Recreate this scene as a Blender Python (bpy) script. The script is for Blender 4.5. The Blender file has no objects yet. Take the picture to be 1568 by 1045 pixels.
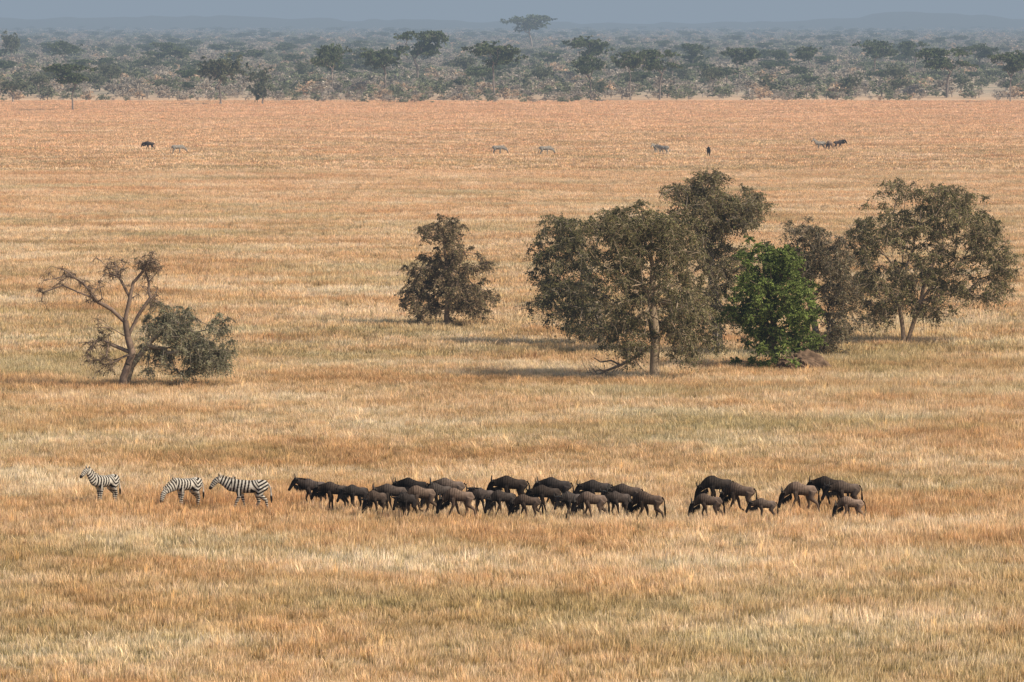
import bpy, math, numpy as np
from mathutils import Vector
rng=np.random.default_rng(7)
scene=bpy.context.scene
HAZE=True
# ------------------------------------------------------------ camera
H=20.0; LENS=200.0; F=1568*LENS/36.0; CX,CY=784,522.5; HOR=33.0
TH=math.atan((CY-HOR)/F)
cam=bpy.data.cameras.new("camera"); camo=bpy.data.objects.new("camera",cam)
scene.collection.objects.link(camo); scene.camera=camo
cam.lens=LENS; cam.sensor_width=36; cam.clip_start=1; cam.clip_end=60000
camo.location=(0,0,H); camo.rotation_euler=(math.pi/2-TH,0,0)
def ground_at(x,y):
    u=(x-CX)/F; v=(CY-y)/F
    z=-math.sin(TH)+v*math.cos(TH)
    t=H/-z
    return u*t, t*(math.cos(TH)+v*math.sin(TH)), F/t   # X, Y, px per m
# ------------------------------------------------------------ light
EL=math.radians(44); AZ=math.radians(-28)
sd=Vector((math.cos(EL)*math.cos(AZ),math.cos(EL)*math.sin(AZ),math.sin(EL)))
sun=bpy.data.lights.new("sun","SUN"); sun.energy=5.0; sun.angle=math.radians(0.7); sun.color=(1,0.90,0.74)
suno=bpy.data.objects.new("sun",sun); scene.collection.objects.link(suno)
suno.rotation_euler=sd.to_track_quat('Z','Y').to_euler(); suno.location=(100,-50,120)
w=bpy.data.worlds.new("World"); scene.world=w; w.use_nodes=True
nt=w.node_tree; bg=nt.nodes["Background"]; sky=nt.nodes.new("ShaderNodeTexSky"); sky.sky_type='NISHITA'
sky.sun_disc=False; sky.sun_elevation=EL; sky.sun_rotation=math.atan2(sd.x,sd.y); sky.dust_density=2.0
nt.links.new(sky.outputs[0],bg.inputs[0]); bg.inputs[1].default_value=0.14
scene.view_settings.view_transform='Standard'
try: scene.view_settings.look='None'
except: pass
# ------------------------------------------------------------ helpers
class MB:
    def __init__(s): s.v=[];s.t=[];s.c=[];s.m=[];s.n=0
    def add(s,v,t,c,m=0):
        v=np.asarray(v,float).reshape(-1,3); t=np.asarray(t,int).reshape(-1,3)
        c=np.asarray(c,float)
        if c.ndim==1: c=np.tile(c,(len(v),1))
        s.v.append(v); s.t.append(t+s.n); s.c.append(c); s.m.append(np.full(len(t),m)); s.n+=len(v)
    def mesh(s,name,mats,smooth=False):
        v=np.concatenate(s.v);t=np.concatenate(s.t);c=np.concatenate(s.c);m=np.concatenate(s.m)
        me=bpy.data.meshes.new(name)
        me.vertices.add(len(v)); me.vertices.foreach_set("co",v.ravel().astype(np.float32))
        me.loops.add(len(t)*3); me.loops.foreach_set("vertex_index",t.ravel().astype(np.int32))
        me.polygons.add(len(t)); me.polygons.foreach_set("loop_start",(np.arange(len(t))*3).astype(np.int32))
        me.polygons.foreach_set("material_index",m.astype(np.int32))
        if smooth: me.polygons.foreach_set("use_smooth",np.ones(len(t),bool))
        me.update(calc_edges=True)
        a=me.color_attributes.new("Col",'FLOAT_COLOR','POINT')
        a.data.foreach_set("color",np.c_[c,np.ones(len(c))].ravel().astype(np.float32))
        for x in mats: me.materials.append(x)
        me.validate()
        return me
def new_obj(name,me,loc=(0,0,0),rz=0,sc=1,coll=None):
    o=bpy.data.objects.new(name,me); o.location=loc; o.rotation_euler=(0,0,rz)
    o.scale=(sc,sc,sc) if np.isscalar(sc) else sc
    (coll or scene.collection).objects.link(o); return o
def loft(pts,nseg=12,power=1.0):
    """pts rows x,y,z,rside,rup -> closed tube"""
    P=np.array(pts,float); n=len(P); C=P[:,:3]
    T=np.gradient(C,axis=0); T/=np.linalg.norm(T,axis=1)[:,None]+1e-9
    V=[];a=np.linspace(0,2*np.pi,nseg,endpoint=False)
    for i in range(n):
        s=np.array([0,1.,0]) if abs(T[i][1])<0.8 else np.array([1.,0,0])
        s=s-T[i]*np.dot(s,T[i]); s/=np.linalg.norm(s); u=np.cross(T[i],s)
        V.append(C[i]+np.outer(np.cos(a),s)*P[i,3]+np.outer(np.sin(a),u)*P[i,4])
    V=np.concatenate(V+[C[:1],C[-1:]]); t=[]
    for i in range(n-1):
        for j in range(nseg):
            k=(j+1)%nseg; A=i*nseg+j;B=i*nseg+k;Cc=A+nseg;D=B+nseg
            t+= [(A,B,D),(A,D,Cc)]
    c0=n*nseg;c1=c0+1
    for j in range(nseg):
        k=(j+1)%nseg; t+=[(c0,k,j),(c1,(n-1)*nseg+j,(n-1)*nseg+k)]
    return V,np.array(t)
def tubes(P0,P1,R0,R1,ns=5):
    """vectorised frusta"""
    P0=np.asarray(P0);P1=np.asarray(P1);R0=np.asarray(R0);R1=np.asarray(R1)
    T=P1-P0; L=np.linalg.norm(T,axis=1)[:,None]+1e-9; T=T/L
    ref=np.where(np.abs(T[:,2:3])>0.9,np.array([[1.,0,0]]),np.array([[0,0,1.]]))
    S=np.cross(T,ref); S/=np.linalg.norm(S,axis=1)[:,None]+1e-9; U=np.cross(T,S)
    a=np.linspace(0,2*np.pi,ns,endpoint=False); n=len(P0)
    ring=np.cos(a)[None,:,None]*S[:,None,:]+np.sin(a)[None,:,None]*U[:,None,:]
    A=P0[:,None,:]-T[:,None,:]*R0[:,None,None]*0.3+ring*R0[:,None,None]; B=P1[:,None,:]+ring*R1[:,None,None]
    V=np.concatenate([A,B],axis=1).reshape(-1,3)
    j=np.arange(ns);k=(j+1)%ns
    t=np.concatenate([np.c_[j,k,k+ns],np.c_[j,k+ns,j+ns]])
    t=(t[None]+(np.arange(n)*2*ns)[:,None,None]).reshape(-1,3)
    return V,t
def noise_grid(seed,cell):
    g=np.random.default_rng(seed).random((256,256))
    def f(x,y):
        x=np.asarray(x)/cell;y=np.asarray(y)/cell
        xi=np.floor(x).astype(int);yi=np.floor(y).astype(int);fx=x-xi;fy=y-yi
        fx=fx*fx*(3-2*fx);fy=fy*fy*(3-2*fy);q=lambda a,b:g[a%256,b%256]
        return (q(xi,yi)*(1-fx)+q(xi+1,yi)*fx)*(1-fy)+(q(xi,yi+1)*(1-fx)+q(xi+1,yi+1)*fx)*fy
    return f
# ------------------------------------------------------------ materials
def newmat(name):
    m=bpy.data.materials.new(name); m.use_nodes=True; m.node_tree.nodes.clear(); return m,m.node_tree
def N(nt,t,**k):
    n=nt.nodes.new(t)
    for a,b in k.items(): setattr(n,a,b)
    return n
def ramp(nt,stops):
    r=N(nt,"ShaderNodeValToRGB"); e=r.color_ramp.elements
    while len(e)<len(stops): e.new(0.5)
    for i,(p,c) in enumerate(stops):
        e[i].position=p; e[i].color=(*c,1) if not np.isscalar(c) else (c,c,c,1)
    return r
def mul(nt,a,b,fac=1.0,mode='MULTIPLY'):
    m=N(nt,"ShaderNodeMix",data_type='RGBA',blend_type=mode); 
    if hasattr(fac,'is_linked') or not np.isscalar(fac): nt.links.new(fac,m.inputs[0])
    else: m.inputs[0].default_value=fac
    for s,i in ((a,6),(b,7)):
        if isinstance(s,tuple): m.inputs[i].default_value=(*s,1)
        else: nt.links.new(s,m.inputs[i])
    return m.outputs[2]
def attr_mat(name,trans=0.0,rough=0.8,noise=0.35,nscale=6.0,objvar=0.25):
    m,t=newmat(name); out=N(t,"ShaderNodeOutputMaterial")
    a=N(t,"ShaderNodeAttribute",attribute_name="Col")
    tc=N(t,"ShaderNodeTexCoord"); nz=N(t,"ShaderNodeTexNoise"); nz.inputs["Scale"].default_value=nscale; nz.inputs["Detail"].default_value=3
    t.links.new(tc.outputs["Object"],nz.inputs["Vector"])
    r=ramp(t,[(0.3,1-noise),(0.7,1+noise)]); t.links.new(nz.outputs[0],r.inputs[0])
    c=mul(t,a.outputs[0],r.outputs[0])
    oi=N(t,"ShaderNodeObjectInfo"); r2=ramp(t,[(0,1-objvar),(1,1+objvar)]); t.links.new(oi.outputs["Random"],r2.inputs[0])
    c=mul(t,c,r2.outputs[0])
    d=N(t,"ShaderNodeBsdfDiffuse")
    t.links.new(c,d.inputs[0])
    if trans>0:
        tr=N(t,"ShaderNodeBsdfTranslucent"); t.links.new(c,tr.inputs[0]); mx=N(t,"ShaderNodeMixShader"); mx.inputs[0].default_value=trans
        t.links.new(d.outputs[0],mx.inputs[1]);t.links.new(tr.outputs[0],mx.inputs[2]); t.links.new(mx.outputs[0],out.inputs[0])
    else:
        t.links.new(d.outputs[0],out.inputs[0])
    return m
M_leaf=attr_mat("foliage",0.35,noise=0.2,nscale=0.6,objvar=0.12)
M_bark=attr_mat("bark",0,0.9,0.3,3.0,0.1)
M_wild=attr_mat("wildebeest_hide",0,0.6,0.25,7.0,0.45)
M_zeb=attr_mat("zebra_hide",0,0.6,0.12,5.0,0.05)

def grass_colour(t):
    """world-position driven straw / red oat / olive mix"""
    g=N(t,"ShaderNodeNewGeometry")
    n1=N(t,"ShaderNodeTexNoise"); n1.inputs["Scale"].default_value=0.075; n1.inputs["Detail"].default_value=6; n1.inputs["Roughness"].default_value=0.72
    n2=N(t,"ShaderNodeTexNoise"); n2.inputs["Scale"].default_value=0.04; n2.inputs["Detail"].default_value=7; n2.inputs["Roughness"].default_value=0.7
    mp=N(t,"ShaderNodeMapping"); mp.inputs["Location"].default_value=(313,77,5); mp.inputs["Scale"].default_value=(0.8,1,0)
    mp1=N(t,"ShaderNodeMapping"); mp1.inputs["Scale"].default_value=(0.8,1,0)
    t.links.new(g.outputs["Position"],mp.inputs[0]); t.links.new(g.outputs["Position"],mp1.inputs[0])
    t.links.new(mp.outputs[0],n2.inputs["Vector"]); t.links.new(mp1.outputs[0],n1.inputs["Vector"])
    r1=ramp(t,[(0.35,(0.62,0.375,0.185)),(0.44,(0.73,0.485,0.26)),(0.53,(0.81,0.60,0.37)),(0.65,(0.90,0.75,0.53))])
    t.links.new(n1.outputs[0],r1.inputs[0])
    r2=ramp(t,[(0.48,0.0),(0.63,0.62)]); t.links.new(n2.outputs[0],r2.inputs[0])
    c=mul(t,r1.outputs[0],(0.49,0.425,0.22),r2.outputs[0],'MIX')
    sx=N(t,"ShaderNodeSeparateXYZ"); t.links.new(g.outputs["Position"],sx.inputs[0])
    mr=N(t,"ShaderNodeMapRange"); mr.inputs[1].default_value=450; mr.inputs[2].default_value=1250; mr.inputs[4].default_value=0.65
    t.links.new(sx.outputs[1],mr.inputs[0])
    c=mul(t,c,(0.86,0.53,0.33),mr.outputs[0],'MIX')
    return c,g,sx
M_grass,t=newmat("dry_grass"); c,g,sx=grass_colour(t)
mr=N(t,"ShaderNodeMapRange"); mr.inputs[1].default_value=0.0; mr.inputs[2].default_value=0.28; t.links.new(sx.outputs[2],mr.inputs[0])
rz=ramp(t,[(0,(0.38,0.40,0.29)),(0.45,(0.82,0.82,0.73)),(1,(1.10,1.07,1.03))]); t.links.new(mr.outputs[0],rz.inputs[0]); c=mul(t,c,rz.outputs[0])  # greener roots; their darkening also paints shade into gaps between blades
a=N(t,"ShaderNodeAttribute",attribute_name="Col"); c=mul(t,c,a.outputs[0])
d=N(t,"ShaderNodeBsdfDiffuse");tr=N(t,"ShaderNodeBsdfTranslucent");mx=N(t,"ShaderNodeMixShader");mx.inputs[0].default_value=0.35;o=N(t,"ShaderNodeOutputMaterial")
t.links.new(c,d.inputs[0]);t.links.new(c,tr.inputs[0]);t.links.new(d.outputs[0],mx.inputs[1]);t.links.new(tr.outputs[0],mx.inputs[2]);t.links.new(mx.outputs[0],o.inputs[0])

M_ground,t=newmat("savanna_ground"); c,g,sx=grass_colour(t)
mr=N(t,"ShaderNodeMapRange"); mr.inputs[1].default_value=400; mr.inputs[2].default_value=1200; mr.inputs[3].default_value=0.40; mr.inputs[4].default_value=0.75; t.links.new(sx.outputs[1],mr.inputs[0])  # nearer ground darkened in colour to paint shadowed gaps under the grass
c=mul(t,c,mr.outputs[0])
mw=N(t,"ShaderNodeMapRange"); mw.inputs[1].default_value=1420; mw.inputs[2].default_value=1600; t.links.new(sx.outputs[1],mw.inputs[0])
nz=N(t,"ShaderNodeTexNoise"); nz.inputs["Scale"].default_value=0.03; nz.inputs["Detail"].default_value=6; t.links.new(g.outputs["Position"],nz.inputs["Vector"])
rw=ramp(t,[(0.35,(0.32,0.27,0.19)),(0.65,(0.52,0.40,0.28))]); t.links.new(nz.outputs[0],rw.inputs[0])
c=mul(t,c,rw.outputs[0],mw.outputs[0],'MIX')
n3=N(t,"ShaderNodeTexNoise"); n3.inputs["Scale"].default_value=1.6; n3.inputs["Detail"].default_value=6; t.links.new(g.outputs["Position"],n3.inputs["Vector"])
r3=ramp(t,[(0.3,0.75),(0.7,1.2)]); t.links.new(n3.outputs[0],r3.inputs[0]); c=mul(t,c,r3.outputs[0])
d=N(t,"ShaderNodeBsdfDiffuse"); t.links.new(c,d.inputs[0]); o=N(t,"ShaderNodeOutputMaterial"); t.links.new(d.outputs[0],o.inputs[0])

# ------------------------------------------------------------ ground + hills + haze
me=bpy.data.meshes.new("ground"); me.from_pydata([(-30000,-2000,0),(30000,-2000,0),(30000,40000,0),(-30000,40000,0)],[],[(0,1,2,3)])
me.materials.append(M_ground); new_obj("ground",me)
nx=900; xs=np.linspace(-6000,6000,nx); f1=noise_grid(3,900);f2=noise_grid(4,130);f3=noise_grid(5,28)
V=[];
prof=12+7*f1(xs,0)+5*f2(xs,0)+7*f3(xs,0)+22*np.exp(-((xs-840)/190)**2)+8*np.exp(-((xs+700)/400)**2)
for k,(dy,s) in enumerate([(0,0),(500,.6),(1000,1),(2200,.0)]):
    V.append(np.c_[xs,10500+dy+0*xs,prof*s-1])
V=np.concatenate(V);T=[]
for k in range(3):
    for i in range(nx-1):
        a_=k*nx+i; T+=[(a_,a_+1,a_+nx+1),(a_,a_+nx+1,a_+nx)]
mb=MB(); mb.add(V,T,(0.07,0.07,0.045)); new_obj("hills",mb.mesh("hills",[M_bark],True))
if HAZE:
    mh,t=newmat("haze"); o=N(t,"ShaderNodeOutputMaterial"); va=N(t,"ShaderNodeVolumeAbsorption"); ve=N(t,"ShaderNodeEmission"); ad=N(t,"ShaderNodeAddShader")
    DEN=1/5400.0; va.inputs[0].default_value=(0,0,0,1); va.inputs[1].default_value=DEN
    ve.inputs[0].default_value=(0.275,0.34,0.415,1); ve.inputs[1].default_value=DEN  # volume emits the haze colour itself; this glow replaces scattered sunlight
    t.links.new(va.outputs[0],ad.inputs[0]);t.links.new(ve.outputs[0],ad.inputs[1]);t.links.new(ad.outputs[0],o.inputs["Volume"])
    bpy.ops.mesh.primitive_cube_add(size=1); hz=bpy.context.object; hz.name="haze"; hz.data.materials.append(mh)
    hz.scale=(20000,26000,300); hz.location=(0,130+13000,150-3)

# ------------------------------------------------------------ instancer
def instancer(name,pts,rot,scl,variants,idx=None):
    coll=bpy.data.collections.new(name+"_parts")
    for i,mv in enumerate(variants):
        coll.objects.link(bpy.data.objects.new(f"{name}_part_{i:02d}",mv))
    me=bpy.data.meshes.new(name); n=len(pts); me.vertices.add(n); me.vertices.foreach_set("co",np.asarray(pts,np.float32).ravel())
    me.attributes.new("rot",'FLOAT_VECTOR','POINT').data.foreach_set("vector",np.asarray(rot,np.float32).ravel())
    me.attributes.new("scl",'FLOAT_VECTOR','POINT').data.foreach_set("vector",np.asarray(scl,np.float32).ravel())
    ix=rng.integers(0,len(variants),n) if idx is None else idx
    me.attributes.new("idx",'INT','POINT').data.foreach_set("value",ix.astype(np.int32))
    o=new_obj(name,me); ng=bpy.data.node_groups.new(name,'GeometryNodeTree')
    ng.interface.new_socket("Geometry",in_out='INPUT',socket_type='NodeSocketGeometry'); ng.interface.new_socket("Geometry",in_out='OUTPUT',socket_type='NodeSocketGeometry')
    gi=ng.nodes.new("NodeGroupInput");go=ng.nodes.new("NodeGroupOutput"); ip=ng.nodes.new("GeometryNodeInstanceOnPoints"); ci=ng.nodes.new("GeometryNodeCollectionInfo")
    ci.inputs[0].default_value=coll; ci.inputs[1].default_value=True; ci.inputs[2].default_value=True
    def na(nm,ty):
        x=ng.nodes.new("GeometryNodeInputNamedAttribute"); x.data_type=ty; x.inputs[0].default_value=nm; return x.outputs[0]
    L=ng.links.new
    L(gi.outputs[0],ip.inputs["Points"]);L(ci.outputs[0],ip.inputs["Instance"]); ip.inputs["Pick Instance"].default_value=True
    L(na("idx",'INT'),ip.inputs["Instance Index"]);L(na("rot",'FLOAT_VECTOR'),ip.inputs["Rotation"]);L(na("scl",'FLOAT_VECTOR'),ip.inputs["Scale"])
    L(ip.outputs[0],go.inputs[0]); m=o.modifiers.new("scatter",'NODES'); m.node_group=ng
    return o
# ------------------------------------------------------------ grass (non-overlapping tiles)
def grass_tile(name,S,dens,w0,seed,csp=0.13,spill=0.25):
    r=np.random.default_rng(seed); nb=int(S*S*dens)
    nc=max(6,nb//14); cc=r.uniform(-S/2,S/2,(nc,2)); 
    g1=noise_grid(seed+1,1.1); g2=noise_grid(seed+2,0.45)
    vig=0.6*g1(cc[:,0]+40,cc[:,1]+40)+0.4*g2(cc[:,0]+40,cc[:,1]+40)
    pr=0.25+vig**1.5; pr/=pr.sum(); k=r.choice(nc,nb,p=pr)
    b=cc[k]+r.normal(0,csp,(nb,2)); b=np.c_[b,np.zeros(nb)-0.02]
    hc=((0.4+1.05*vig)*r.uniform(0.7,1.25,nc))[k]; h=r.uniform(0.18,0.5,nb)*hc
    an=r.uniform(0,2*np.pi,nb); ln=np.abs(r.normal(0,0.24,nb))*h
    lean=np.c_[np.cos(an)*ln-0.08*h,np.sin(an)*ln,np.zeros(nb)]
    wa=r.uniform(0,np.pi,nb); wd=np.c_[np.cos(wa),np.sin(wa),np.zeros(nb)]*(w0*r.uniform(0.6,1.4,nb))[:,None]
    up=np.c_[np.zeros((nb,2)),h]
    head=(r.random(nb)<0.3)[:,None]
    m=b+up*0.6+lean*0.4; tip=b+up+lean*1.1
    wm=np.where(head,1.0,0.75)*wd
    V=np.stack([b-wd/2,b+wd/2,m-wm/2,m+wm/2,tip],1).reshape(-1,3)
    T=np.array([(0,1,3),(0,3,2),(2,3,4)]); T=(T[None]+(np.arange(nb)*5)[:,None,None]).reshape(-1,3)
    cb=r.uniform(0.78,1.15,nb)*((0.75+0.45*vig)*r.uniform(.82,1.14,nc))[k]; cb=np.where(head[:,0],cb*1.08,cb)
    hue=r.uniform(-1,1,nc)[k]
    col=np.repeat(np.c_[cb*(1+.03*hue),cb*r.uniform(.96,1.02,nb),cb*(1-.10*hue)*r.uniform(.92,1.06,nb)],5,0)
    mb=MB(); mb.add(V,T,col); return mb.mesh(name,[M_grass])
hn=noise_grid(11,9.0);hn2=noise_grid(12,26.0)
def tile_zone(name,y0,y1,S,variants,sz,marg=1.15):
    P=[]
    j=0; y=y0+S/2
    while y<y1:
        hw=(0.09*y*marg+3); n=int(np.ceil(hw/S))
        for i in range(-n,n+1): P.append((i*S+(0.5*S if j%2 else 0),y,0))
        y+=S; j+=1
    P=np.array(P); x,y=P[:,0],P[:,1]; n=len(P); hh=0.55*hn(x,y)+0.45*hn2(x,y)
    instancer(name,P,np.c_[0*x,0*x,(np.pi/2)*rng.integers(0,4,n)],np.c_[1+0*x,1+0*x,sz*(0.7+0.6*hh)],variants)
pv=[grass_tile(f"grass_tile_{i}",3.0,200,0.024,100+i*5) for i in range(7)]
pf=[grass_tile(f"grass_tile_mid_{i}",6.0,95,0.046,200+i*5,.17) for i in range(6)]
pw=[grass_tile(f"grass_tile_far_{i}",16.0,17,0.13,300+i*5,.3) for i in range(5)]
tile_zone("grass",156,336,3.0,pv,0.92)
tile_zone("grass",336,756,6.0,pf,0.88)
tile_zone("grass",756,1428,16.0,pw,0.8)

# ------------------------------------------------------------ trees
def tree_mesh(name,trunk,lobes,seed,nclump=200,leaf=0.11,sprigs=16,lps=12,srad=0.7,droop=0.5,
              bark=(0.16,0.12,0.08),leafc=(0.10,0.09,0.045),trunk_r=0.28,shell=0.42,stem=0.008,twigc=None,ns=5,gnarl=0.12,extra_trunks=(),rexp=0.46,zs=0.7,rag=0.28):
    r=np.random.default_rng(seed); mb=MB()
    W=np.array([l[6] for l in lobes],float); W/=W.sum()
    k=r.choice(len(lobes),nclump,p=W); L=np.array([l[:6] for l in lobes],float)[k]; dens=np.array([l[7] if len(l)>7 else 1 for l in lobes],float)[k]
    d=r.normal(size=(nclump,3)); d/=np.linalg.norm(d,axis=1)[:,None]; rad=r.random(nclump)**shell
    bump=1+rag*np.sin(d[:,0]*4.3+k*1.7+seed)*np.sin(d[:,2]*5.1+k)+0.13*r.normal(size=nclump)
    C=L[:,:3]+d*L[:,3:6]*(rad*bump)[:,None]
    C[:,2]=np.maximum(C[:,2],0.35)
    nodes=[np.array(p,float) for p in trunk]; par=[-1]+list(range(len(trunk)-1)); plen=[0.0]
    for i in range(1,len(trunk)): plen.append(plen[-1]+np.linalg.norm(nodes[i]-nodes[i-1]))
    for et in extra_trunks:
        p=int(np.argmin([np.linalg.norm(nn-np.array(et[0])) for nn in nodes]))
        for q in et:
            nodes.append(np.array(q,float)+r.normal(0,.05,3)); par.append(p); p=len(nodes)-1; plen.append(plen[par[-1]]+np.linalg.norm(nodes[-1]-nodes[par[-1]]))
    ok=[nn[2]>trunk[-1][2]*0.42 for nn in nodes]
    order=np.argsort(np.linalg.norm(C-np.array(trunk[-1]),axis=1)+r.random(nclump)*1.0)
    tipr={}
    for i in order:
        c=C[i]; A=np.array(nodes); pl=np.array(plen); dd=np.linalg.norm(A-c,axis=1)
        cost=dd+0.35*pl+np.where(ok,0,1e3)+np.where(A[:,2]>c[2]+1.5,1.0,0)
        p=int(np.argmin(cost)); s=nodes[p]; D=np.linalg.norm(c-s); m=max(1,int(D/0.8))
        for q in range(1,m+1):
            tt=q/m; pos=s+(c-s)*tt+np.array([0,0,0.10*D*math.sin(math.pi*tt)])
            if q<m: pos=pos+r.normal(0,gnarl*min(1,D*0.4),3)
            nodes.append(pos);par.append(p);p=len(nodes)-1;ok.append(True);plen.append(plen[par[-1]]+D/m)
        tipr[p]=1
    n=len(nodes); A=np.array(nodes); ar=np.zeros(n)
    for i in tipr: ar[i]+=1
    for i in range(n-1,0,-1): 
        ar[i]=max(ar[i],0.5); ar[par[i]]+=ar[i]
    R=np.maximum(trunk_r*(ar/ar[0])**rexp,0.014)
    R[0]*=1.25
    idx=np.arange(1,n); pr=np.array(par)[1:]
    rp=np.minimum(R[pr],R[idx]*1.35)
    V,T=tubes(A[pr],A[idx],rp,R[idx],ns); cv=np.array(bark)[None]*r.uniform(0.75,1.25,(len(idx),1)); mb.add(V,T,np.repeat(cv,2*ns,0),0)
    # sprigs
    ns_=sprigs; cc=np.repeat(C,ns_,0); n2=len(cc)
    dv=r.normal(size=(n2,3)); dv/=np.linalg.norm(dv,axis=1)[:,None]; dv[:,2]*=zs
    ln=srad*r.uniform(0.35,1.1,n2)*np.where(r.random(n2)<.14,1.6,1.0)
    cb=np.repeat(r.uniform(0.6,1.45,nclump),ns_)
    end=cc+dv*ln[:,None]; end[:,2]-=droop*ln*r.uniform(0.3,1.5,n2)
    midp=cc+dv*ln[:,None]*0.55; midp[:,2]-=droop*ln*0.15
    tw=np.array(twigc if twigc is not None else bark)
    sd_=np.cross(end-cc,r.normal(size=(n2,3))); sd_/=np.linalg.norm(sd_,axis=1)[:,None]+1e-9; sd_*=stem
    V=np.stack([cc-sd_,cc+sd_,midp-sd_*.8,midp+sd_*.8,end],1).reshape(-1,3); T=np.array([(0,1,3),(0,3,2),(2,3,4)]); T=(T[None]+(np.arange(n2)*5)[:,None,None]).reshape(-1,3)
    mb.add(V,T,np.repeat(tw[None]*r.uniform(0.7,1.2,(n2,1)),5,0),0)
    # leaves
    lk=np.repeat(np.arange(n2),lps); n3=len(lk); q=r.random(n3)**0.8; keepl=r.random(n3)<np.repeat(np.repeat(dens,ns_),lps)
    lk=lk[keepl];q=q[keepl];n3=len(lk)
    q1=q[:,None]; P=(1-q1)**2*cc[lk]+2*q1*(1-q1)*midp[lk]+q1**2*end[lk]+r.normal(0,0.045*srad,(n3,3)); P[:,2]=np.maximum(P[:,2],0.08)
    a1=r.normal(size=(n3,3)); a1/=np.linalg.norm(a1,axis=1)[:,None]; a2=r.normal(size=(n3,3)); a2-=a1*(a1*a2).sum(1)[:,None]; a2/=np.linalg.norm(a2,axis=1)[:,None]
    ls=(leaf*r.uniform(0.6,1.4,n3))[:,None]
    V=np.stack([P-a1*ls*.6,P+a2*ls*.33,P+a1*ls*.6,P-a2*ls*.33],1).reshape(-1,3); T=np.array([(0,1,2),(0,2,3)]); T=(T[None]+(np.arange(n3)*4)[:,None,None]).reshape(-1,3)
    lc=np.array(leafc); lc=np.atleast_2d(lc); sel=lc[r.integers(0,len(lc),n3)] if len(lc)>1 else np.repeat(lc,n3,0)
    col=sel*(cb[lk]*r.uniform(0.7,1.3,n3))[:,None]
    mb.add(V,T,np.repeat(col,4,0),1)
    return mb.mesh(name,[M_bark,M_leaf])
def place_tree(name,bx,by,trunk,lobes,seed,**kw):
    """trunk/lobes sketched in elevation, converted to metres on site"""
    X,Y,s=ground_at(bx,by)
    cv=lambda p:((p[0]-bx)/s,p[2]/s if len(p)>2 else 0,(by-p[1])/s)
    tr=[cv(p) for p in trunk]
    ex=[[cv(p) for p in e] for e in kw.pop("extra",[])]
    lb=[((l[0]-bx)/s,l[5]/s if len(l)>5 else 0,(by-l[1])/s,l[2]/s,(l[6] if len(l)>6 else (l[2]+l[3])/2)/s,l[3]/s,l[4],l[7] if len(l)>7 else 1) for l in lobes]
    me=tree_mesh(name,tr,lb,seed,extra_trunks=ex,**kw)
    return new_obj(name,me,(X,Y,-0.05))
OL=[(0.19,0.168,0.072),(0.235,0.197,0.095),(0.15,0.15,0.062),(0.29,0.245,0.14)]
BR=[(0.24,0.178,0.10),(0.285,0.21,0.125),(0.18,0.16,0.078)]
GT=(0.25,0.20,0.15)
# left half-bare tree
place_tree("acacia_tree",187,596,[(187,600),(189,578),(197,556),(203,540),(196,515),(192,490)],
 [(150,525,26,36,1.4,0,40,.25),(100,425,40,14,.7,10,30,.02),(66,445,12,20,.35,0,20,.02),(175,415,45,28,1.2,0,40,.06),(228,404,22,22,1.2,0,25,.12),(232,450,20,28,.8,0,25,.06),(140,450,30,20,.5,0,30,.03),(165,560,25,15,.4,0,30,.2)],31,
 nclump=150,leaf=0.09,sprigs=16,lps=8,srad=0.58,droop=0.5,bark=(0.20,0.143,0.105),leafc=BR,trunk_r=0.22,stem=0.014,twigc=(0.20,0.145,0.105),rexp=0.5,gnarl=.2,
 extra=[[(192,490),(172,474),(150,462),(125,432),(100,412),(78,404),(62,425)],[(192,490),(200,458),(204,430),(222,408),(238,388)],[(196,515),(214,480),(232,455)],[(200,458),(184,425),(168,402)],[(196,515),(170,500),(148,492)]])
place_tree("acacia_tree",207,594,[(192,590),(202,560),(225,528),(250,505)],
 [(258,508,44,42,1.6,0,60),(305,522,46,40,1.4,0,50),(270,482,36,18,.7,0,40),(225,550,25,22,.4,0,40,.6),(340,545,20,26,.6,0,25,.8),(290,550,45,22,.8,0,40,.8)],32,
 nclump=200,leaf=0.085,sprigs=17,lps=11,srad=0.62,droop=0.9,leafc=[(0.25,0.232,0.14),(0.21,0.197,0.11),(0.30,0.277,0.18)],trunk_r=0.16,bark=GT,stem=.011)
# middle tree
place_tree("acacia_tree",685,500,[(685,504),(684,480),(690,450),(684,410),(680,370)],
 [(678,350,42,20,1.5,0,45),(688,385,34,26,1.2,0,40),(705,412,42,30,1.4,0,55),(652,415,30,26,1.1,0,45),(642,458,32,28,1.4,0,60),(726,456,34,28,1.5,0,60),(685,450,48,40,1.6,0,60),(745,402,15,14,.4,0,30,.8)],41,
 nclump=320,leaf=0.095,sprigs=16,lps=10,srad=0.58,droop=0.75,leafc=BR,bark=(0.24,0.17,0.12),trunk_r=0.18,stem=.013,rag=.2,extra=[[(685,504),(672,480),(655,450)],[(685,504),(700,478),(715,450)]])
# large clump: rear left
place_tree("acacia_tree",920,530,[(920,534),(921,505),(915,470),(900,430)],
 [(872,395,60,58,2.2,0,95),(850,450,38,42,1.3,0,60,.85),(900,480,45,50,1.7,0,80),(878,348,45,20,.8,0,60),(828,382,20,28,.5,0,30,.7)],51,
 nclump=285,leaf=0.10,sprigs=15,lps=11,srad=0.78,droop=0.6,leafc=OL,trunk_r=0.22,stem=.012,bark=GT)
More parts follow.
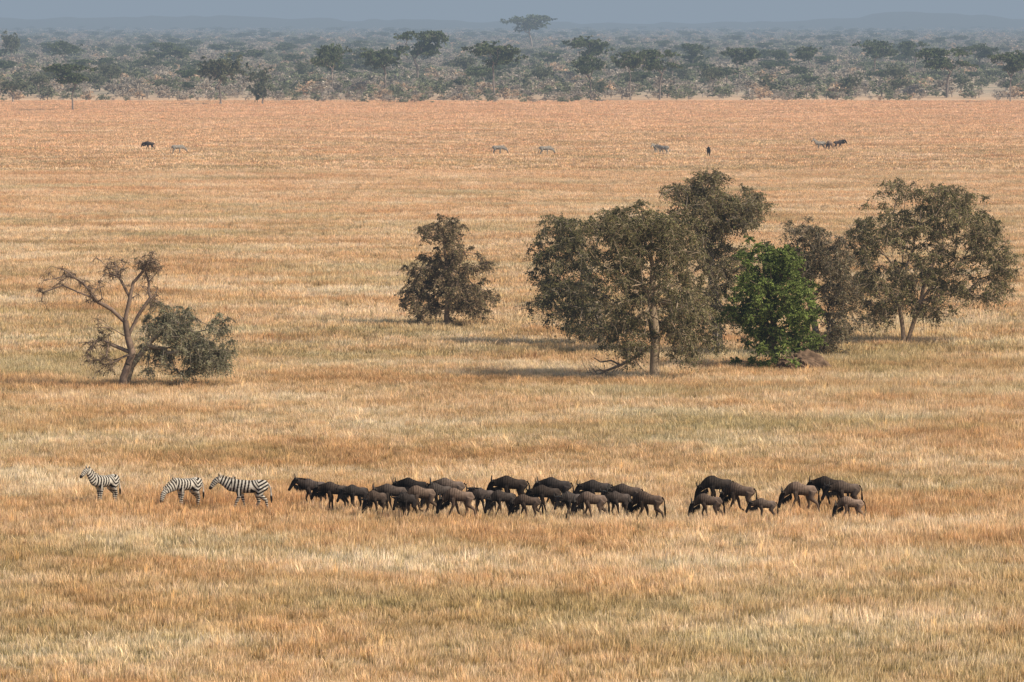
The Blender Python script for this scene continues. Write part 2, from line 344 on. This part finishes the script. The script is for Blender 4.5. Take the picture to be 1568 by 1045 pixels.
# rear right (tallest)
place_tree("acacia_tree",1100,545,[(1100,549),(1098,500),(1092,440),(1085,370)],
 [(1085,318,60,44,2.2,0,90),(1140,317,36,30,1.0,0,60,.8),(1052,288,36,18,.6,0,50,.7),(1105,390,70,60,1.7,0,90),(1095,475,75,60,1.6,0,90),(1085,270,28,12,.35,0,30,.6)],52,
 nclump=370,leaf=0.10,sprigs=15,lps=11,srad=0.78,droop=0.5,leafc=BR+OL,trunk_r=0.3,stem=.012,bark=GT,rag=.32)
# big front tree
place_tree("acacia_tree",1003,582,[(1003,586),(1002,555),(1004,515),(998,460),(1000,410)],
 [(970,362,62,54,2.0,0,110),(1035,378,50,54,1.5,0,100),(945,342,38,28,.8,0,60),(950,440,56,60,1.6,0,110,.95),(1042,455,58,60,1.7,0,110,.95),(1005,342,60,28,.9,0,80),(962,510,46,38,1.2,0,80,.85),(1050,514,46,36,1.2,0,80,.85)],53,
 nclump=490,leaf=0.095,sprigs=15,lps=12,srad=0.74,droop=0.75,leafc=OL,bark=(0.34,0.255,0.17),trunk_r=0.27,stem=.012,extra=[[(1003,586),(990,575),(975,550),(955,530)]])
# brownish one behind the green bush
place_tree("acacia_tree",1255,548,[(1255,552),(1250,510),(1240,460),(1235,420)],
 [(1240,400,55,42,1.7,0,80),(1285,450,36,55,1.3,0,70),(1228,354,34,18,.5,0,50,.5),(1265,515,42,32,.9,0,60),(1270,372,28,28,.5,0,40,.5)],54,
 nclump=275,leaf=0.095,sprigs=15,lps=11,srad=0.76,droop=0.6,leafc=BR+[(0.26,0.23,0.15)],trunk_r=0.2,stem=.012,bark=GT)
# green bush
place_tree("green_bush",1188,566,[(1188,570),(1186,545),(1184,505),(1182,470)],
 [(1178,440,58,46,2.0,0,75),(1145,485,38,48,1.3,0,70),(1218,475,40,52,1.4,0,70),(1185,398,50,26,1.0,0,50),(1180,528,62,30,1.2,0,70)],55,
 nclump=330,leaf=0.12,sprigs=15,lps=12,srad=0.58,droop=0.2,leafc=[(0.17,0.215,0.055),(0.215,0.26,0.07),(0.12,0.155,0.04),(0.26,0.30,0.10)],trunk_r=0.2)
# right tree
place_tree("acacia_tree",1385,528,[(1385,532),(1382,500),(1376,460),(1390,400)],
 [(1375,345,58,48,1.9,0,90),(1462,326,58,38,1.5,0,80),(1355,430,60,48,1.9,0,95),(1505,372,38,50,1.3,0,70),(1440,405,60,60,1.8,0,95),(1440,295,50,16,.7,0,60,.7),(1320,368,30,48,.9,0,60,.85),(1536,410,22,42,.8,0,40,.75),(1492,440,44,32,.9,0,50,.7),(1375,288,30,15,.4,0,40,.6),(1345,476,38,20,.6,0,60,.7),(1425,470,40,18,.5,0,60,.65)],56,
 nclump=570,leaf=0.095,sprigs=15,lps=12,srad=0.77,droop=0.65,leafc=OL,bark=(0.36,0.26,0.18),trunk_r=0.19,stem=.012,rag=.28,extra=[[(1388,530),(1395,500),(1410,460),(1440,420)]])

# fallen branch by the big tree
X,Y,s=ground_at(950,580); mb=MB(); r=np.random.default_rng(5)
path=np.array([(-1.4,-.2,.12),(-.8,-.1,.45),(0,0,.75),(.8,.3,1.15),(1.5,.5,1.7)])
def stick(p,r0,r1,c=(0.26,0.19,0.135)):
    p=np.array(p); R=np.linspace(r0,r1,len(p)); V,T=tubes(p[:-1],p[1:],R[:-1],R[1:],7); mb.add(V,T,c)
stick(path,.05,.12); stick([(0,0,.75),(-.5,.3,1.0),(-1.1,.5,.9),(-1.5,.6,1.15)],.06,.025); stick([(-.8,-.1,.45),(-1.2,-.5,.5),(-1.7,-.6,.35)],.05,.02); stick([(.8,.3,1.15),(.3,.2,1.5),(-.1,.1,1.95)],.05,.02)
for i in range(50):
    p=path[r.integers(0,4)]+r.normal(0,.15,3); e=p+r.normal(0,.5,3); e[2]=abs(e[2]); stick([p,(p+e)/2+r.normal(0,.06,3),e],.018,.008)
new_obj("fallen_branch",mb.mesh("fallen_branch",[M_bark]),(X,Y,0))
# brown earth mound
X,Y,s=ground_at(1228,568)
bpy.ops.mesh.primitive_ico_sphere_add(subdivisions=5,radius=1); o=bpy.context.object; me=o.data
co=np.zeros(len(me.vertices)*3); me.vertices.foreach_get("co",co); co=co.reshape(-1,3); fa=noise_grid(61,.35);fb=noise_grid(62,.13)
dd=1+0.45*(fa(co[:,0]+co[:,2]*.7,co[:,1]+5)-.5)+.25*(fb(co[:,0]+co[:,2],co[:,1]+5)-.5)
co=co*dd[:,None]*np.array([1.35,1.1,0.95]); me.vertices.foreach_set("co",co.ravel()); ca=me.color_attributes.new("Col",'FLOAT_COLOR','POINT')
cc=0.6+0.8*fb(co[:,0]*2,co[:,2]*2+co[:,1]); ca.data.foreach_set("color",np.c_[cc*.16,cc*.105,cc*.068,cc*0+1].ravel().astype(np.float32)); me.update()
me.materials.append(M_bark); o.name="termite_mound"; o.location=(X,Y,0.05)

# ------------------------------------------------------------ distant woodland
def acacia(seed,h,w,flat=True,gr=((0.13,0.155,0.07),(0.16,0.18,0.09),(0.10,0.125,0.055))):
    r=np.random.default_rng(seed); x1=r.uniform(-.6,.6)
    lobes=[]
    if flat:
        for i in range(7):
            a=r.uniform(0,6.28); rr=r.uniform(.15,.6)*w/2
            lobes.append((rr*math.cos(a),rr*math.sin(a),h*r.uniform(.62,.88),w*r.uniform(.16,.28),w*r.uniform(.16,.28),h*.08,1))
        lobes.append((0,0,h*.84,w*.40,w*.40,h*.08,1.8))
    else:
        for i in range(6):
            a=r.uniform(0,6.28); rr=r.uniform(.1,.3)*w
            lobes.append((rr*math.cos(a),rr*math.sin(a),h*r.uniform(.3,.8),w*.25,w*.25,h*.2,1))
    th=h*(.36 if flat else .2)
    return tree_mesh(f"acacia_far_{seed}",[(0,0,-.1),(x1*.3,0,th*.4),(x1*.7,.2,th*.75),(x1,.1,th)],lobes,seed,nclump=145 if flat else 100,leaf=0.40,sprigs=7,lps=7,srad=1.15 if flat else 1.0,
        droop=0.12 if flat else .4,leafc=gr,bark=(0.24,0.2,0.17),trunk_r=0.24,stem=0.02,ns=4,gnarl=.3,zs=.4 if flat else .7)
AF=[acacia(300+i,11,13+i,True) for i in range(5)]
AR=[acacia(320+i,10,11,False,((0.18,0.19,0.11),(0.22,0.215,0.13),(0.14,0.155,0.085))) for i in range(4)]
def bush(seed,cols,dn):
    r=np.random.default_rng(seed); lobes=[(r.normal(0,.8),r.normal(0,.8),r.uniform(1.,2.2),1.3,1.3,r.uniform(.7,1.2),1,dn) for _ in range(4)]
    return tree_mesh(f"bush_{seed}",[(0,0,-.1),(0,0,.5),(.1,0,.9)],lobes,seed,nclump=22,leaf=0.28,sprigs=8,lps=6,srad=.75,droop=.1,leafc=cols,bark=(0.36,0.31,0.27),trunk_r=.1,stem=0.03,ns=3,twigc=(0.43,0.375,0.33))
BU=[bush(400+i,[(0.42,0.36,0.28),(0.50,0.43,0.34)],.4) for i in range(5)]+[bush(410+i,[(0.24,0.26,0.15),(0.30,0.30,0.18)],.8) for i in range(4)]+[bush(420,[(0.58,0.43,0.29),(0.5,0.38,0.25)],.6)]
TR=[(111,170,96,'f',90),(338,161,76,'r',84),(402,161,90,'r',52),(510,153,66,'f',78),(590,152,70,'f',100),(640,138,45,'f',105),(757,153,62,'f',112),(815,84,22,'f',100),
(905,153,84,'f',72),(965,154,74,'f',78),(1010,153,74,'f',80),(900,132,54,'f',88),(1133,134,72,'f',72),(1338,126,60,'f',88),(1240,128,68,'f',64),(1450,150,72,'f',108),(1547,158,76,'f',84),
(18,112,42,'r',40),(100,112,62,'f',70),(225,118,78,'r',46),(1400,118,62,'f',60),(710,128,80,'r',46),(455,130,84,'r',40),(270,112,72,'f',60),(1190,118,74,'f',50),(20,158,118,'r',60),(1500,120,66,'f',70),(1060,118,66,'f',60),
(60,150,104,'r',44),(170,140,92,'r',50),(555,120,66,'r',60),(700,150,108,'r',40),(830,140,96,'r',50),(1090,145,96,'r',46),(1180,150,104,'r',44),(1300,150,104,'r',40),(1375,140,92,'r',50),(250,105,64,'f',60)]
for i,(x,yb,yt,k,wd) in enumerate(TR):
    X,Y,s=ground_at(x,yb); h=(yb-yt)/s; wm=wd/s
    me=(AF[i%5] if k=='f' else AR[i%4]); bh,bw=(10.6,13.+i%5+1.) if k=='f' else (10.4,11.)
    new_obj("acacia_tree",me,(X,Y,0),rng.uniform(0,6.28),(wm/bw,wm/bw,h/bh))
nw=24000; sq=np.sqrt(1375)+rng.random(nw)**1.0*(np.sqrt(10300)-np.sqrt(1375)); y=sq**2+rng.uniform(-8,8,nw); x=(rng.random(nw)*2-1)*(0.1*y+60)
cn=noise_grid(71,60);cn2=noise_grid(72,22); kp=((0.6*cn(x,y)+.4*cn2(x,y)+rng.normal(0,.10,nw))>0.44)&(y>1370+130*cn(x+500,y)); x,y=x[kp],y[kp]; n=len(x)
edge=np.clip((y-1340)/150,0.4,1); s=rng.uniform(.45,1.7,n)*edge*(1+(y-1400)/9000)
instancer("distant_bushes",np.c_[x,y,0*x],np.c_[0*x,0*x,rng.uniform(0,6.28,n)],np.c_[s*1.3,s*1.3,s*rng.uniform(.8,1.2,n)],BU)
nw=1900; sq=np.sqrt(1500)+rng.random(nw)*(np.sqrt(10600)-np.sqrt(1500)); y=sq**2; x=(rng.random(nw)*2-1)*(0.1*y+60)
s=rng.uniform(.3,.85,nw)*(1+(y-1500)/14000); ix=np.where(rng.random(nw)<.35,rng.integers(0,5,nw),rng.integers(5,9,nw)); s=np.where(ix>4,s*.85,s)
instancer("distant_acacias",np.c_[x,y,0*x],np.c_[0*x,0*x,rng.uniform(0,6.28,nw)],np.c_[s*1.1,s*1.1,s*rng.uniform(.8,1.0,nw)],AF+AR,ix)

# ------------------------------------------------------------ animals
def fk(p,lens,angs,zend):
    P=[np.array(p,float)]
    for l,a in zip(lens,angs):
        a=math.radians(a); P.append(P[-1]+np.array([math.sin(a)*l,0,-math.cos(a)*l]))
    P=np.array(P); z0=P[0,2]; P[:,2]=z0-(z0-P[:,2])*(z0-zend)/(z0-P[-1,2]); return P
def legs(front,hind,fs,hs,fr,hr,sw):
    out=[]
    for side,(a,lift) in zip((1,-1),sw[:2]):
        ang=[-22+a*.6,a+4,a-(45 if lift else 0),a+18-(60 if lift else 0)]
        P=fk(front,fs,ang,0.14 if lift else 0.03); yy=[.10,.12,.115,.11,.11]
        out.append([(p[0],side*y_,p[2],r_,r_) for p,y_,r_ in zip(P,yy,fr)]+[(P[-1][0]+.02,side*.11,P[-1][2]-.04,fr[-1]*1.1,fr[-1]*1.2)])
    for side,(a,lift) in zip((1,-1),sw[2:]):
        ang=[26+a*.6,-36+a,4+a-(20 if lift else 0),14+a-(30 if lift else 0)]
        P=fk(hind,hs,ang,0.12 if lift else 0.03); yy=[.11,.14,.12,.11,.11]
        out.append([(p[0],side*y_,p[2],r_,r_*1.1) for p,y_,r_ in zip(P,yy,hr)]+[(P[-1][0]+.02,side*.11,P[-1][2]-.04,hr[-1]*1.1,hr[-1]*1.2)])
    return out
def dense(pts,k=4):
    P=np.array(pts,float); n=len(P); out=[]
    for i in range(n-1):
        p0=P[max(i-1,0)];p1=P[i];p2=P[i+1];p3=P[min(i+2,n-1)]
        for j in range(k):
            t_=j/k; out.append(0.5*((2*p1)+(-p0+p2)*t_+(2*p0-5*p1+4*p2-p3)*t_*t_+(-p0+3*p1-3*p2+p3)*t_**3))
    out.append(P[-1]); return np.array(out)
def fuse(parts,name):
    mb=MB()
    for p,dn in parts:
        V,T=loft(dense(p) if dn else p,16); mb.add(V,T,(1,1,1))
    me=mb.mesh("tmp",[]); o=new_obj("tmp",me); m=o.modifiers.new("r",'REMESH'); m.mode='VOXEL'; m.voxel_size=0.02; m.use_smooth_shade=True
    s=o.modifiers.new("s",'SMOOTH'); s.iterations=3; s.factor=.5
    dg=bpy.context.evaluated_depsgraph_get(); dg.update(); ev=o.evaluated_get(dg); m2=ev.to_mesh(); m2.calc_loop_triangles()
    v=np.zeros(len(m2.vertices)*3); m2.vertices.foreach_get("co",v); t_=np.zeros(len(m2.loop_triangles)*3,int); m2.loop_triangles.foreach_get("vertices",t_)
    ev.to_mesh_clear(); bpy.data.objects.remove(o); return v.reshape(-1,3),t_.reshape(-1,3)
SM=lambda a,b,x:np.clip((x-a)/(b-a),0,1)
def hair(mb,p0,p1,n,ln,dirv,col,wid,r,spread=.03):
    p0=np.array(p0);p1=np.array(p1)
    for i in range(n):
        q=p0+(p1-p0)*r.random()+r.normal(0,spread,3)*np.array([.4,1,.4]); d=np.array(dirv)+r.normal(0,.18,3); l=ln*r.uniform(.6,1.1)
        wv=np.array([wid,r.normal(0,wid*.5),0]); mb.add([q-wv,q+wv,q+d*l],[(0,1,2)],np.array(col)*r.uniform(.6,1.3))
def wildebeest(name,head,sw,seed,body=(0.105,0.078,0.062)):
    r=np.random.default_rng(seed)
    neck={'mid':[(.60,0,1.13,.115,.185),(.74,0,1.10,.095,.145),(.86,0,1.10,.10,.13),(.96,0,1.01,.095,.12),(1.05,0,.86,.075,.095),(1.12,0,.73,.065,.075),(1.155,0,.65,.073,.073),(1.17,0,.60,.04,.03)],
     'high':[(.60,0,1.20,.115,.185),(.73,0,1.27,.095,.145),(.84,0,1.32,.10,.13),(.95,0,1.25,.095,.12),(1.06,0,1.11,.075,.095),(1.15,0,.98,.065,.075),(1.195,0,.90,.073,.073),(1.21,0,.85,.04,.03)],
     'low':[(.60,0,1.05,.115,.18),(.72,0,.95,.095,.14),(.82,0,.89,.10,.13),(.90,0,.77,.095,.12),(.96,0,.60,.075,.095),(1.0,0,.46,.065,.075),(1.015,0,.37,.073,.073),(1.02,0,.32,.04,.03)]}[head]
    torso=[(-.64,0,1.09,.05,.08),(-.59,0,1.07,.13,.15),(-.44,0,1.06,.18,.19),(-.18,0,1.05,.19,.21),(.08,0,1.09,.205,.245),(.28,0,1.13,.19,.29),(.44,0,1.13,.15,.24)]+neck
    L=legs((.31,0,.98),(-.45,0,1.01),(.27,.29,.31,.10),(.28,.32,.36,.10),(.11,.075,.044,.032,.036),(.155,.11,.05,.034,.038),sw)
    hp=np.array(neck[2][:3])
    ears=[[(hp[0]-.02,s_*.08,hp[2]+.06,.03,.03),(hp[0]-.05,s_*.16,hp[2]+.04,.03,.045),(hp[0]-.08,s_*.25,hp[2]-.0,.015,.02)] for s_ in (1,-1)]
    v,t_=fuse([(torso,1)]+[(l,0) for l in L]+[(e,0) for e in ears],name)
    c=np.tile(np.array(body),(len(v),1))
    x,y,z=v.T
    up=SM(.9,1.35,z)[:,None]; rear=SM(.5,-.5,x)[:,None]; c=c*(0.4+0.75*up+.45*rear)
    st=(np.sin(x*58+z*6)>.35)&(x>-.1)&(x<.7)&(z>.8); c[st]*=.55
    sh=(x>.42); c[sh]*=.55
    face=((x>neck[3][0]-.10)&(x>.7)); c[face]=(0.012,0.010,0.010)
    leg=(z<.70)&(x<.62); c[leg]=c[leg]*.7+np.array([.032,.021,.013]); c[(z<.06)]=(0.02,.018,.015)
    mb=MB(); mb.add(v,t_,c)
    for s_ in (1,-1):
        b=hp+np.array([.03,s_*.03,.10])
        pts=[(b[0],b[1],b[2],.045,.045),(b[0]+.02,b[1]+s_*.12,b[2]-.02,.038,.038),(b[0]+.04,b[1]+s_*.23,b[2]+.0,.030,.030),(b[0]+.04,b[1]+s_*.27,b[2]+.09,.023,.023),(b[0]+.03,b[1]+s_*.23,b[2]+.18,.014,.014),(b[0]+.02,b[1]+s_*.18,b[2]+.21,.006,.006)]
        V,T=loft(dense(pts,3),8); mb.add(V,T,(0.05,0.045,0.04))
    blk=(0.014,0.012,0.011)
    hair(mb,(.25,0,1.38),(neck[2][0],0,neck[2][2]+.12),170,.18,(-.5,0,-.3),blk,.024,r,.03)      # mane
    hair(mb,(.48,0,neck[0][2]-.15),(neck[3][0],0,neck[3][2]-.12),170,.24,(-.1,0,-1),blk,.02,r,.02)   # beard
    V,T=loft(dense([(-.62,0,1.18,.03,.03),(-.71,0,1.06,.026,.026),(-.74,0,.88,.028,.03),(-.75,0,.70,.04,.05),(-.76,0,.50,.035,.045),(-.76,0,.32,.008,.008)],3),8); mb.add(V,T,blk)
    return mb.mesh(name,[M_wild],True)
W1=[(22,0),(-18,0),(-16,0),(22,0)];W2=[(-16,0),(16,1),(20,0),(-16,0)];W3=[(5,0),(-6,0),(4,0),(-8,0)];W4=[(26,0),(-22,1),(-22,0),(24,0)]
WB=[wildebeest("wildebeest_mid",'mid',W1,1,(0.062,0.047,0.038)),wildebeest("wildebeest_low",'low',W2,2,(0.098,0.070,0.054)),wildebeest("wildebeest_mid2",'mid',W4,3,(0.045,0.037,0.033)),
    wildebeest("wildebeest_low2",'low',W4,4,(0.155,0.108,0.080)),wildebeest("wildebeest_high",'high',W2,5,(0.055,0.043,0.037)),wildebeest("wildebeest_low3",'low',W1,6,(0.050,0.040,0.034)),
    wildebeest("wildebeest_mid3",'mid',W3,7,(0.085,0.063,0.050))]
def zebra(name,head,sw,seed):
    r=np.random.default_rng(seed)
    neck={'up':[(.62,0,1.12,.13,.24),(.78,0,1.28,.10,.18),(.90,0,1.42,.08,.145),(.99,0,1.53,.08,.115),(1.11,0,1.49,.085,.115),(1.25,0,1.38,.065,.09),(1.36,0,1.29,.06,.07),(1.41,0,1.25,.045,.045)],
     'level':[(.66,0,1.08,.13,.23),(.84,0,1.17,.10,.17),(1.00,0,1.25,.08,.14),(1.12,0,1.30,.08,.115),(1.23,0,1.22,.085,.115),(1.34,0,1.08,.065,.09),(1.42,0,.97,.06,.07),(1.45,0,.92,.045,.045)],
     'down':[(.66,0,.98,.13,.22),(.84,0,.90,.10,.17),(1.0,0,.82,.08,.135),(1.12,0,.76,.08,.115),(1.20,0,.66,.085,.115),(1.26,0,.50,.065,.09),(1.30,0,.38,.06,.07),(1.31,0,.33,.045,.045)]}[head]
    torso=[(-.80,0,1.05,.06,.10),(-.73,0,1.05,.17,.20),(-.52,0,1.05,.235,.24),(-.2,0,1.02,.25,.25),(.1,0,1.02,.25,.255),(.35,0,1.04,.21,.26),(.5,0,1.07,.17,.25)]+neck
    L=legs((.36,0,.95),(-.54,0,.98),(.27,.28,.29,.10),(.28,.32,.35,.10),(.12,.085,.05,.034,.042),(.185,.125,.06,.038,.044),sw)
    hp=np.array(neck[3][:3])
    ears=[[(hp[0]-.02,s_*.06,hp[2]+.07,.03,.03),(hp[0]-.03,s_*.09,hp[2]+.15,.035,.035),(hp[0]-.03,s_*.10,hp[2]+.24,.014,.014)] for s_ in (1,-1)]
    v,t_=fuse([(torso,1)]+[(l,0) for l in L]+[(e,0) for e in ears],name)
    def colour(v):
        x,y,z=v.T
        body=x/.135+.25*np.sin(z*6)
        rump=(x*.55+(z-.7)*1.0)/.14
        wr=SM(-.12,-.42,x); ph=body*(1-wr)+rump*wr
        A=np.array([n_[:3] for n_ in neck]); s_=np.r_[0,np.cumsum(np.linalg.norm(np.diff(A,axis=0),axis=1))]
        dist=np.linalg.norm(v[:,None,:]-A[None],axis=2); kk=np.argmin(dist,1); k2=np.clip(kk,0,len(A)-2)
        tn=A[k2+1]-A[k2]; ln=np.linalg.norm(tn,axis=1); al=s_[k2]+((v-A[k2])*tn).sum(1)/ln
        isn=(x>.62); per=np.where(al>.45,.08,.115); ph=np.where(isn,.6/.135+al/per,ph)
        lg=SM(.74,.60,z)*(x<.72)*(1-(isn&(x>.8))); ph=np.where(lg>.5,z/.09,ph)
        s2=np.sin(ph*2*np.pi)*.5+.5; k=SM(.46,.62,s2)[:,None]
        c=k*np.array([.50,.45,.375])+(1-k)*np.array([.020,.017,.015])
        belly=(z<.80)&(z>.66)&(np.abs(x)<.45)&(np.abs(y)<.12); c[belly]=(.45,.40,.33)
        c[isn&(al>s_[-1]-.12)]=(.03,.025,.022); c[z<.06]=(.03,.025,.02); return c
    mb=MB(); mb.add(v,t_,colour(v))
    A=dense([(.50,0,1.05,.1,.27)]+neck[:4],12); tg=np.gradient(A[:,:3],axis=0); tg/=np.linalg.norm(tg,axis=1)[:,None]; up=np.c_[-tg[:,2],tg[:,1]*0,tg[:,0]]
    base=A[:,:3]+up*(A[:,4:5]-.03); top=base+up*.12; n=len(base)
    V=np.concatenate([base+[0,.022,0],base-[0,.022,0],top+[0,.012,0],top-[0,.012,0]]); T=[]
    for i in range(n-1):
        for a_,b_ in ((0,2),(2,3),(3,1)):
            T+=[(a_*n+i,a_*n+i+1,b_*n+i+1),(a_*n+i,b_*n+i+1,b_*n+i)]
    T+=[(0,2*n,3*n),(0,3*n,n),(n-1,4*n-1,3*n-1),(n-1,2*n-1,4*n-1)]
    mb.add(V,T,colour(V)*np.array([.8,.75,.7]))
    V,T=loft(dense([(-.79,0,1.13,.03,.03),(-.87,0,1.0,.022,.022),(-.90,0,.82,.02,.02),(-.91,0,.64,.035,.04),(-.92,0,.50,.035,.035),(-.92,0,.38,.008,.008)],3),8)
    cz=np.where(V[:,2:3]<.68,np.array([[.02,.018,.016]]),np.array([[.4,.37,.33]])); mb.add(V,T,cz)
    return mb.mesh(name,[M_zeb],True)
ZB=[zebra("zebra_up",'up',W3,11),zebra("zebra_down",'down',W3,12),zebra("zebra_level",'level',W1,13)]
def put(kind,x,yf,rot,var,sc=1.0):
    X,Y,s=ground_at(x,yf); me=(ZB if kind=='zebra' else WB)[var]
    new_obj(kind,me,(X,Y,0),math.radians(rot),sc)
# rot 180 = facing left in profile; >180 turns toward camera
for a_ in [(160,774,228,0,.98),(285,780,222,1,1.0),(379,786,183,2,1.06)]: put('zebra',*a_)
HS=.93
for a_ in [(480,780,190,4,.97),(514,787,172,6,1.0),(546,787,214,2,.92),(577,795,226,1,.90),(602,790,186,0,1.0),(623,799,236,2,.92),(646,793,198,3,1.0),(634,782,170,2,1.03),
 (674,788,208,5,.98),(704,799,177,3,1.03),(690,782,184,6,1.03),(741,793,222,4,.94),(771,796,206,5,.92),(785,781,182,0,1.08),(809,801,187,1,.88),(838,792,196,0,1.0),(853,782,172,2,1.05),
 (876,799,222,2,.94),(908,802,181,1,.98),(916,785,192,2,1.03),(948,799,214,4,.95),(962,790,176,6,1.0),(994,804,160,3,1.02),
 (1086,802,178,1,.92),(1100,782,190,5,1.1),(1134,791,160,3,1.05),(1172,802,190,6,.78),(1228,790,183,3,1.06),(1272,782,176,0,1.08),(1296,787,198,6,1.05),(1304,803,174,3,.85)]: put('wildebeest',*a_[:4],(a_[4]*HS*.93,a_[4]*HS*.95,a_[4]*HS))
for k_,x,yf,rt,vr in [('wildebeest',229,232,180,0),('zebra',272,237,15,1),('zebra',763,238,0,1),('zebra',835,239,10,1),('zebra',1016,238,150,2),('zebra',1005,236,240,2),('wildebeest',1085,241,265,2),('zebra',1256,231,205,0),('wildebeest',1270,231,240,3),('wildebeest',1284,230,5,4)]: put(k_,x,yf,rt,vr,1.12)
print("TRIS done")
